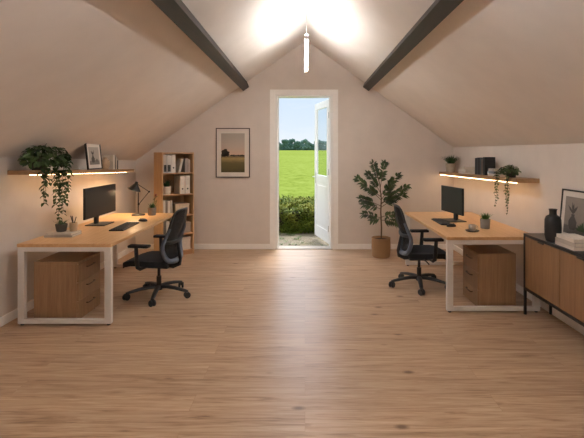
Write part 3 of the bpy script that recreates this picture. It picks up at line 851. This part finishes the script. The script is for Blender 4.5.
def still_art(seed, bg, fg, green):
    def f(t, x0, x1, z0, z1, y):
        q = random.Random(seed)
        p = MB().box(x0, x1, y, y+.003, z0, z1, 0)
        w, h = x1-x0, z1-z0
        yy = y-.0006
        p.poly([(x0, yy, z0), (x1, yy, z0), (x1, yy, z0+h*.22), (x0, yy, z0+h*.22)], 2)
        cx, cz = x0+w*.36, z0+h*.12
        prof = [(.10, 0), (.16, .1), (.17, .22), (.10, .32), (.06, .36), (.07, .42)]
        p.poly([(cx-r*w, yy-.0004, cz+z_*h) for r, z_ in prof]+[(cx+r*w, yy-.0004, cz+z_*h) for r, z_ in prof[::-1]], 1)
        for k in range(9):
            a = math.radians(q.uniform(35, 145)); L = h*q.uniform(.15, .4); bx, bz = cx, cz+h*.42
            ex, ez = bx+L*math.cos(a)*.8, bz+L*math.sin(a); n = Vector((-(ez-bz), 0, ex-bx)).normalized()*w*.03
            mid = Vector(((bx+ex)/2, 0, (bz+ez)/2))
            p.poly([(bx, yy-.0006-k*.00002, bz), (mid.x+n.x, yy-.0006-k*.00002, mid.z+n.z), (min(ex, x1-.002), yy-.0006-k*.00002, min(ez, z1-.002)), (mid.x-n.x, yy-.0006-k*.00002, mid.z-n.z)], 1)
        cx2 = x0+w*.76
        for k in range(14):
            a = math.radians(q.uniform(10, 170)); L = h*q.uniform(.12, .3); bx, bz = cx2, z0+h*.14
            ex, ez = min(bx+L*math.cos(a), x1-.002), bz+L*math.sin(a); n = Vector((-(ez-bz), 0, ex-bx)).normalized()*w*.035
            mx_, mz = (bx+ex)/2, (bz+ez)/2
            p.poly([(bx, yy-.0012-k*.00002, bz), (min(mx_+n.x, x1-.002), yy-.0012-k*.00002, mz+n.z), (ex, yy-.0012-k*.00002, ez), (mx_-n.x, yy-.0012-k*.00002, mz-n.z)], 3)
        p.build('print', [colour(bg), colour(fg), colour(tuple(int(v*.72) for v in bg)), colour(green)], t)
    return f
pc = make_picture('wall_picture', 'framed dusk landscape hanging on the gable wall left of the door', .55, .80, .014, .085, M['frame_brown'], landscape_art)
pc.location = (-1.165, YB-.021, 1.157)
pc = make_picture('picture_frame', 'small black framed print leaning on the long wall shelf', .35, .315, .013, .055, M['frame_black'], still_art(4, (176, 168, 158), (82, 76, 70), (110, 104, 96)))
# faces +X (towards the room): rotate so local -Y -> +X, lean back
pc.rotation_euler = (math.radians(-6), 0, math.radians(90)); pc.location = (-2.452, 5.165, zL(5.165)+.006)
pc = make_picture('picture_frame', 'large black framed print leaning on the wall behind the sideboard books', .47, .45, .013, .062, M['frame_black'], still_art(11, (140, 130, 122), (70, 64, 60), (58, 78, 48)))
pc.rotation_euler = (math.radians(-5), 0, math.radians(-90)); pc.location = (2.33, 3.82, .786)

# ------------------------------------------------------------------ small things
def book_up(label, x, y, z, t, h, d, col, side, group):
    """upright on a wall shelf; side=-1 left shelf (spine faces +X), side=1 right shelf (spine faces -X)"""
    return make_book(label, (x, y, z), PI/2 if side < 0 else -PI/2, t, h, d, col, group)
o = MB().lathe([(0, 0), (.034, 0), (.04, .006), (.054, .05), (.055, .085), (.044, .118), (.026, .132), (.022, .142), (.026, .152), (.021, .152), (.016, .14), (0, .138)], 30).build('vase', M['beige_ceramic'], None, True, (-2.53, 5.575, zL(5.575)))
tag(o, 'small round beige vase on the long wall shelf', 'vase')
yy = 5.665; GB = 'books upright on the long wall shelf'
for t_, h_, c, l in ((.055, .185, (214, 204, 190), 'thick cream book next to the beige vase'), (.018, .18, (74, 70, 66), 'thin dark book between two cream books on the long wall shelf'),
                     (.04, .16, (196, 186, 172), 'shorter cream book near the end of the long wall shelf'), (.028, .12, (62, 58, 55), 'short dark book ending the row on the long wall shelf')):
    yy += t_; book_up(l, -2.47, yy-t_, zL(yy-t_/2)+.001, t_, h_, .16, c, -1, GB); yy += .004

# left desk: books with two small pots on top
make_book('light grey book at the bottom of the pair by the monitor', (-2.40, 4.37, .74), math.radians(2), .02, .27, .2, (176, 168, 158), 'books lying on the desk with the lamp', lying=True)
make_book('white book on top of the pair by the monitor', (-2.395, 4.375, .76), math.radians(-3), .02, .25, .19, (208, 200, 190), 'books lying on the desk with the lamp', lying=True)
grass_pot('small spiky plant in a dark round pot on the desk books', (-2.425, 4.38, .78), .056, .075, .085, 40, M['dark_concrete'], M['dark_grass_plant'], .8, .8)
pn = thing('pen_pot', 'beige cup of dark pens on the desk books', 'pen pot', (-2.315, 4.40, .78))
MB().lathe([(0, 0), (.033, 0), (.036, .004), (.037, .085), (.033, .085), (.032, .01), (0, .008)], 26).build('cup', M['beige_ceramic'], pn, True)
for k, (a, e) in enumerate(((.5, .28), (2.4, .34), (4.0, .3))):
    MB().tube([(.012*math.cos(a+PI), .012*math.sin(a+PI), .014), (.012*math.cos(a+PI)+.13*e*math.cos(a), .012*math.sin(a+PI)+.13*e*math.sin(a), .14+.008*k)], .0045, 8).build('pen', colour(((38, 36, 35), (58, 44, 36), (44, 50, 44))[k]), pn, True)

# right desk: cup and saucer
o = MB().lathe([(0, 0), (.04, 0), (.066, .008), (.072, .014), (.070, .016), (.04, .007), (0, .006)], 32).build('saucer', colour((48, 44, 42), .45), None, True, (1.745, 4.59, .74))
tag(o, 'dark saucer under the white cup', 'saucer')
cu = thing('cup', 'white coffee cup on the dark saucer', 'cup', (1.745, 4.59, .7465))
MB().lathe([(0, 0), (.022, 0), (.026, .004), (.036, .03), (.037, .066), (.034, .066), (.033, .03), (.022, .008), (0, .007)], 30).build('body', M['white_ceramic'], cu, True)
MB().tube([(.035, 0, .052), (.05, 0, .055), (.058, 0, .042), (.052, 0, .026), (.034, 0, .022)], .0045, 8).build('handle', M['white_ceramic'], cu, True)
MB().lathe([(0, .05), (.0345, .05), (.0345, .052), (0, .052)], 24).build('coffee', colour((62, 40, 28), .2), cu)

# right shelf things
zt = zR(6.12)+.001
for i, (c, l) in enumerate((((206, 196, 184), 'lowest pale book of the little stack beyond the dark books'), ((222, 214, 204), 'middle pale book of the little stack beyond the dark books'), ((212, 203, 190), 'topmost pale book of the little stack beyond the dark books'))):
    make_book(l, (2.275, 6.12, zt), -PI/2+math.radians((0, 5, -4)[i]), .031, (.25-.03*i), .2-.015*i, c, 'pale books lying on the shelf over the cup desk', lying=True); zt += .031
yy = 5.75; GB = 'dark books on the shelf over the cup desk'
for t_, h_, c, l in ((.055, .215, (44, 46, 48), 'dark book, farthest of the dark row on the shelf'), (.045, .22, (60, 64, 68), 'charcoal book, second from the far end of the dark row'),
                     (.05, .22, (34, 36, 38), 'black book, third from the far end of the dark row'), (.04, .215, (72, 76, 80), 'slate book near the middle of the dark row'),
                     (.05, .195, (104, 92, 82), 'taupe book standing among the dark books'), (.06, .225, (32, 32, 33), 'thick black book, nearest of the dark row beside the lying books')):
    book_up(l, 2.22, yy, zR(yy-t_/2)+.001, t_, h_, .13, c, 1, GB); yy -= t_+.004
zt = zR(5.2)+.002
for i, (c, l) in enumerate((((196, 190, 182), 'light grey book at the bottom of the flat stack beside the trailing plant'), ((120, 128, 136), 'blue-grey book in the flat stack beside the trailing plant'), ((176, 170, 164), 'grey book on top of the flat stack beside the trailing plant'))):
    make_book(l, (2.275, 5.2, zt), -PI/2+math.radians((0, 4, -3)[i]), .028, .2-.015*i, .15, c, 'books lying beside the trailing plant', lying=True); zt += .028

# ------------------------------------------------------------------ outdoors
def ground_material():
    m, nt, b = base_mat('dry_gravel_soil'); L = nt.links.new
    v = mapped(nt, (1, 1, 1))
    n = node(nt, 'ShaderNodeTexNoise', Scale=5, Detail=8, Roughness=.7); L(v, n.inputs['Vector'])
    n2 = node(nt, 'ShaderNodeTexVoronoi', Scale=45); L(v, n2.inputs['Vector'])
    c = ramp(nt, n.outputs['Fac'], [(.35, lin((104, 92, 72))), (.5, lin((136, 124, 104))), (.66, lin((98, 96, 60)))])
    L(c, b.inputs['Base Color']); b.inputs['Roughness'].default_value = .95
    bp = node(nt, 'ShaderNodeBump', Strength=.6, Distance=.02); L(n2.outputs['Distance'], bp.inputs['Height']); L(bp.outputs['Normal'], b.inputs['Normal'])
    return m
def field_material():
    m, nt, b = base_mat('field_grass'); L = nt.links.new
    n = node(nt, 'ShaderNodeTexNoise', Scale=1.6, Detail=9, Roughness=.75); L(mapped(nt, (1, .45, 1)), n.inputs['Vector'])
    n2 = node(nt, 'ShaderNodeTexNoise', Scale=.05, Detail=3); L(mapped(nt, (1, .4, 1)), n2.inputs['Vector'])
    a = node(nt, 'ShaderNodeMath', operation='MULTIPLY_ADD'); a.inputs[1].default_value = .5
    L(n2.outputs['Fac'], a.inputs[0]); L(n.outputs['Fac'], a.inputs[2])
    c = ramp(nt, a.outputs[0], [(.5, lin((98, 112, 42))), (.72, lin((120, 134, 58))), (.95, lin((138, 150, 76)))])
    L(c, b.inputs['Base Color']); b.inputs['Roughness'].default_value = .95; b.inputs['Specular IOR Level'].default_value = 0
    bp = node(nt, 'ShaderNodeBump', Strength=.3, Distance=.08); L(n.outputs['Fac'], bp.inputs['Height']); L(bp.outputs['Normal'], b.inputs['Normal'])
    return m
m = MB()
m.poly([(-14, YB+.19, -.04), (14, YB+.19, -.04), (14, 11, -.06), (-14, 11, -.06)])
struct(m.build('ground', ground_material()), 'dry stony ground outside the door')
m = MB()
ys = [10.6, 20, 40, 80, 160, 320]
for a, b_ in zip(ys, ys[1:]):
    za, zb = (-.05+3.0*(a-10.6)/310), (-.05+3.0*(b_-10.6)/310)
    m.poly([(-160, a, za), (160, a, za), (160, b_, zb), (-160, b_, zb)])
struct(m.build('field', field_material()), 'bright green grass field beyond the hedge')

# hedge
m = MB(); q = random.Random(21)
b = bmesh.new(); bmesh.ops.create_cube(b, size=1)
bmesh.ops.subdivide_edges(b, edges=b.edges[:], cuts=11, use_grid_fill=True)
for v in b.verts:
    p = Vector((-.1+v.co.x*4.6, 9.6+v.co.y*1.5, (.17+v.co.z*.4)))
    k = noise.noise(p*2.3)*.07+noise.noise(p*6)*.03
    v.co = p+Vector((k, k, k*.8 if v.co.z > 0 else 0))
m._merge(b)
m.build_mat = None
hedge = thing('hedge', 'low bushy hedge across the view outside the door', 'hedge', (0, 0, 0))
m.build('twigs', plain('hedge_twigs', (52, 46, 28), .95, var=.3, scale=30), hedge)
lv = MB()
for i in range(9500):
    x = q.gauss(-.05, .75); x = max(-2.4, min(2.2, x))
    if q.random() < .5:
        y = 8.82+q.uniform(-.06, .05); zc = q.uniform(-.03, .42); d = Vector((q.uniform(-.8, .8), -1, q.uniform(-.5, .7)))
    else:
        y = q.uniform(8.8, 10.4); zc = .38+q.uniform(-.03, .06); d = Vector((q.uniform(-1, 1), q.uniform(-1, 1), .7))
    p = Vector((x, y, zc)); p += Vector((0, -.13*noise.noise(p*3.1), .12*noise.noise(p*2.2)+(.09*q.random()**3 if zc > .4 else 0)))
    lv.leaf(p, d, .05+.045*q.random(), .038, Vector((q.uniform(-.5, .5), q.uniform(-.7, .2), 1)).normalized(), .1, .1)
def hedge_leaf():
    m, nt, b = base_mat('hedge_leaf'); L = nt.links.new
    n = node(nt, 'ShaderNodeTexNoise', Scale=3.5, Detail=5); L(mapped(nt, (1, 1, 1)), n.inputs['Vector'])
    n2 = node(nt, 'ShaderNodeTexNoise', Scale=40, Detail=1); L(mapped(nt, (1, 1, 1)), n2.inputs['Vector'])
    a = node(nt, 'ShaderNodeMath', operation='MULTIPLY_ADD'); a.inputs[1].default_value = .6
    L(n2.outputs['Fac'], a.inputs[0]); L(n.outputs['Fac'], a.inputs[2])
    c = ramp(nt, a.outputs[0], [(.5, lin((54, 74, 24))), (.72, lin((92, 110, 36))), (.95, lin((138, 140, 58)))])
    L(c, b.inputs['Base Color']); b.inputs['Roughness'].default_value = .65; b.inputs['Specular IOR Level'].default_value = .15
    return m
lv.build('foliage', hedge_leaf(), hedge)
# weeds on the bare ground
m = MB(); q = random.Random(8)
for i in range(26):
    cx, cy = q.uniform(-.9, .7), q.uniform(7.5, 8.6)
    for k in range(14):
        a = q.random()*2*PI
        m.blade((cx+q.uniform(-.05, .05), cy+q.uniform(-.04, .04), -.05), (.8*math.cos(a), .8*math.sin(a), 1), .05+.05*q.random(), .008, .6)
tag(m.build('weeds', M['grass_plant']), 'scattered green weeds on the dry ground outside the door', 'weeds', None, 'stuff')

# treeline
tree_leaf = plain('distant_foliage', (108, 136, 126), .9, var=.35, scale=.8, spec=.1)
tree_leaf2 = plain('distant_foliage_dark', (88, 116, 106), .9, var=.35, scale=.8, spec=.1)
q = random.Random(15)
k = 0
for row, (y0_, xs_) in enumerate(((294, -41), (306, -44.5))):
    for c_ in range(12):
        x = xs_+7.0*c_; hgt = q.uniform(5, 9); w = 2.6
        t = thing('tree', 'hazy green tree in the distant treeline across the field', 'tree', (x, y0_, 2.65+.01*(y0_-294)), 0, 'trees in the distant treeline')
        m = MB()
        for j in range(5): m.ball((-2.3+1.15*j, q.uniform(-.5, .5), q.uniform(.6, 1.5)), .95, 2, (1.1, 1, 1.2), .4, 2.2, seed=j+k*7)
        for j in range(10):
            zc = hgt*q.uniform(.08, .8); f = 1-.5*abs(zc/hgt-.35)
            m.ball((q.uniform(-.6, .6)*w*f, q.uniform(-.4, .4)*w, zc), min(1.35, hgt*.2*f+.3), 3, (1.1, 1, .95), .5, 2.4, seed=j+k*10)
        m.build('crown', tree_leaf if q.random() < .5 else tree_leaf2, t, True)
        MB().tube([(0, 0, -.4), (.1, 0, hgt*.5)], [.3, .15], 8).build('trunk', M['stem'], t, True)
        k += 1

# ------------------------------------------------------------------ light
w = bpy.data.worlds.new('sky'); bpy.context.scene.world = w; w.use_nodes = True
nt = w.node_tree; bg = nt.nodes['Background']
tc = node(nt, 'ShaderNodeTexCoord'); sp = node(nt, 'ShaderNodeSeparateXYZ'); nt.links.new(tc.outputs['Generated'], sp.inputs[0])
col = ramp(nt, sp.outputs['Z'], [(.0, lin((232, 240, 246))), (.05, lin((222, 235, 248))), (.16, lin((204, 225, 247))), (.5, lin((222, 229, 240))), (1, lin((190, 210, 236)))])
n = node(nt, 'ShaderNodeTexNoise', Scale=5, Detail=6, Roughness=.6)
mp = node(nt, 'ShaderNodeMapping'); mp.inputs['Scale'].default_value = (1, 1, 3.5); nt.links.new(tc.outputs['Generated'], mp.inputs[0]); nt.links.new(mp.outputs[0], n.inputs['Vector'])
cl = ramp(nt, n.outputs['Fac'], [(.5, (0, 0, 0, 1)), (.75, (.6, .6, .6, 1))])
mx = node(nt, 'ShaderNodeMix', data_type='RGBA'); nt.links.new(cl, mx.inputs['Factor']); nt.links.new(col, mx.inputs['A']); mx.inputs['B'].default_value = (.9, .92, .94, 1)
nt.links.new(mx.outputs['Result'], bg.inputs['Color'])
# brightening added high in the sky, out of view, for daylight through the door
m1 = node(nt, 'ShaderNodeMapRange'); m1.interpolation_type = 'SMOOTHSTEP'
for k_, v_ in (('From Min', .16), ('From Max', .5), ('To Min', 0.0), ('To Max', 1.0)): m1.inputs[k_].default_value = v_
nt.links.new(sp.outputs['Z'], m1.inputs['Value'])
m2 = node(nt, 'ShaderNodeMapRange'); m2.interpolation_type = 'SMOOTHSTEP'
for k_, v_ in (('From Min', .0), ('From Max', .7), ('To Min', 0.0), ('To Max', 4.2)): m2.inputs[k_].default_value = v_
nt.links.new(sp.outputs['Y'], m2.inputs['Value'])
m3 = node(nt, 'ShaderNodeMath', operation='MULTIPLY_ADD'); m3.inputs[2].default_value = .8
nt.links.new(m1.outputs[0], m3.inputs[0]); nt.links.new(m2.outputs[0], m3.inputs[1]); nt.links.new(m3.outputs[0], bg.inputs['Strength'])

sl = bpy.data.lights.new('sun', 'SUN'); sl.energy = 2.6; sl.angle = math.radians(16); sl.color = (1, .95, .86)
so = bpy.data.objects.new('sun', sl); C.objects.link(so)
el, az = math.radians(58), math.radians(78)      # az measured from +X towards +Y
dirv = Vector((math.cos(el)*math.cos(az), math.cos(el)*math.sin(az), math.sin(el)))
so.rotation_euler = dirv.to_track_quat('Z', 'Y').to_euler(); so.location = dirv*30

# ------------------------------------------------------------------ camera
cam = bpy.data.cameras.new('camera'); co = bpy.data.objects.new('camera', cam); C.objects.link(co)
co.location = (0, 0, 1.57); co.rotation_euler = (PI/2, 0, 0)
cam.sensor_width = 36; cam.lens = 440/584*36; cam.shift_x = -13/584; cam.shift_y = -67/584; cam.clip_end = 2000; cam.clip_start = .05
sc = bpy.context.scene; sc.camera = co
sc.view_settings.view_transform = 'Standard'; sc.view_settings.look = 'None'; sc.view_settings.gamma = 1; sc.view_settings.use_curve_mapping = False
sc.view_settings.exposure = .43
sc.cycles.use_denoising = True
sc.cycles.max_bounces = 10; sc.cycles.diffuse_bounces = 6; sc.cycles.transparent_max_bounces = 12
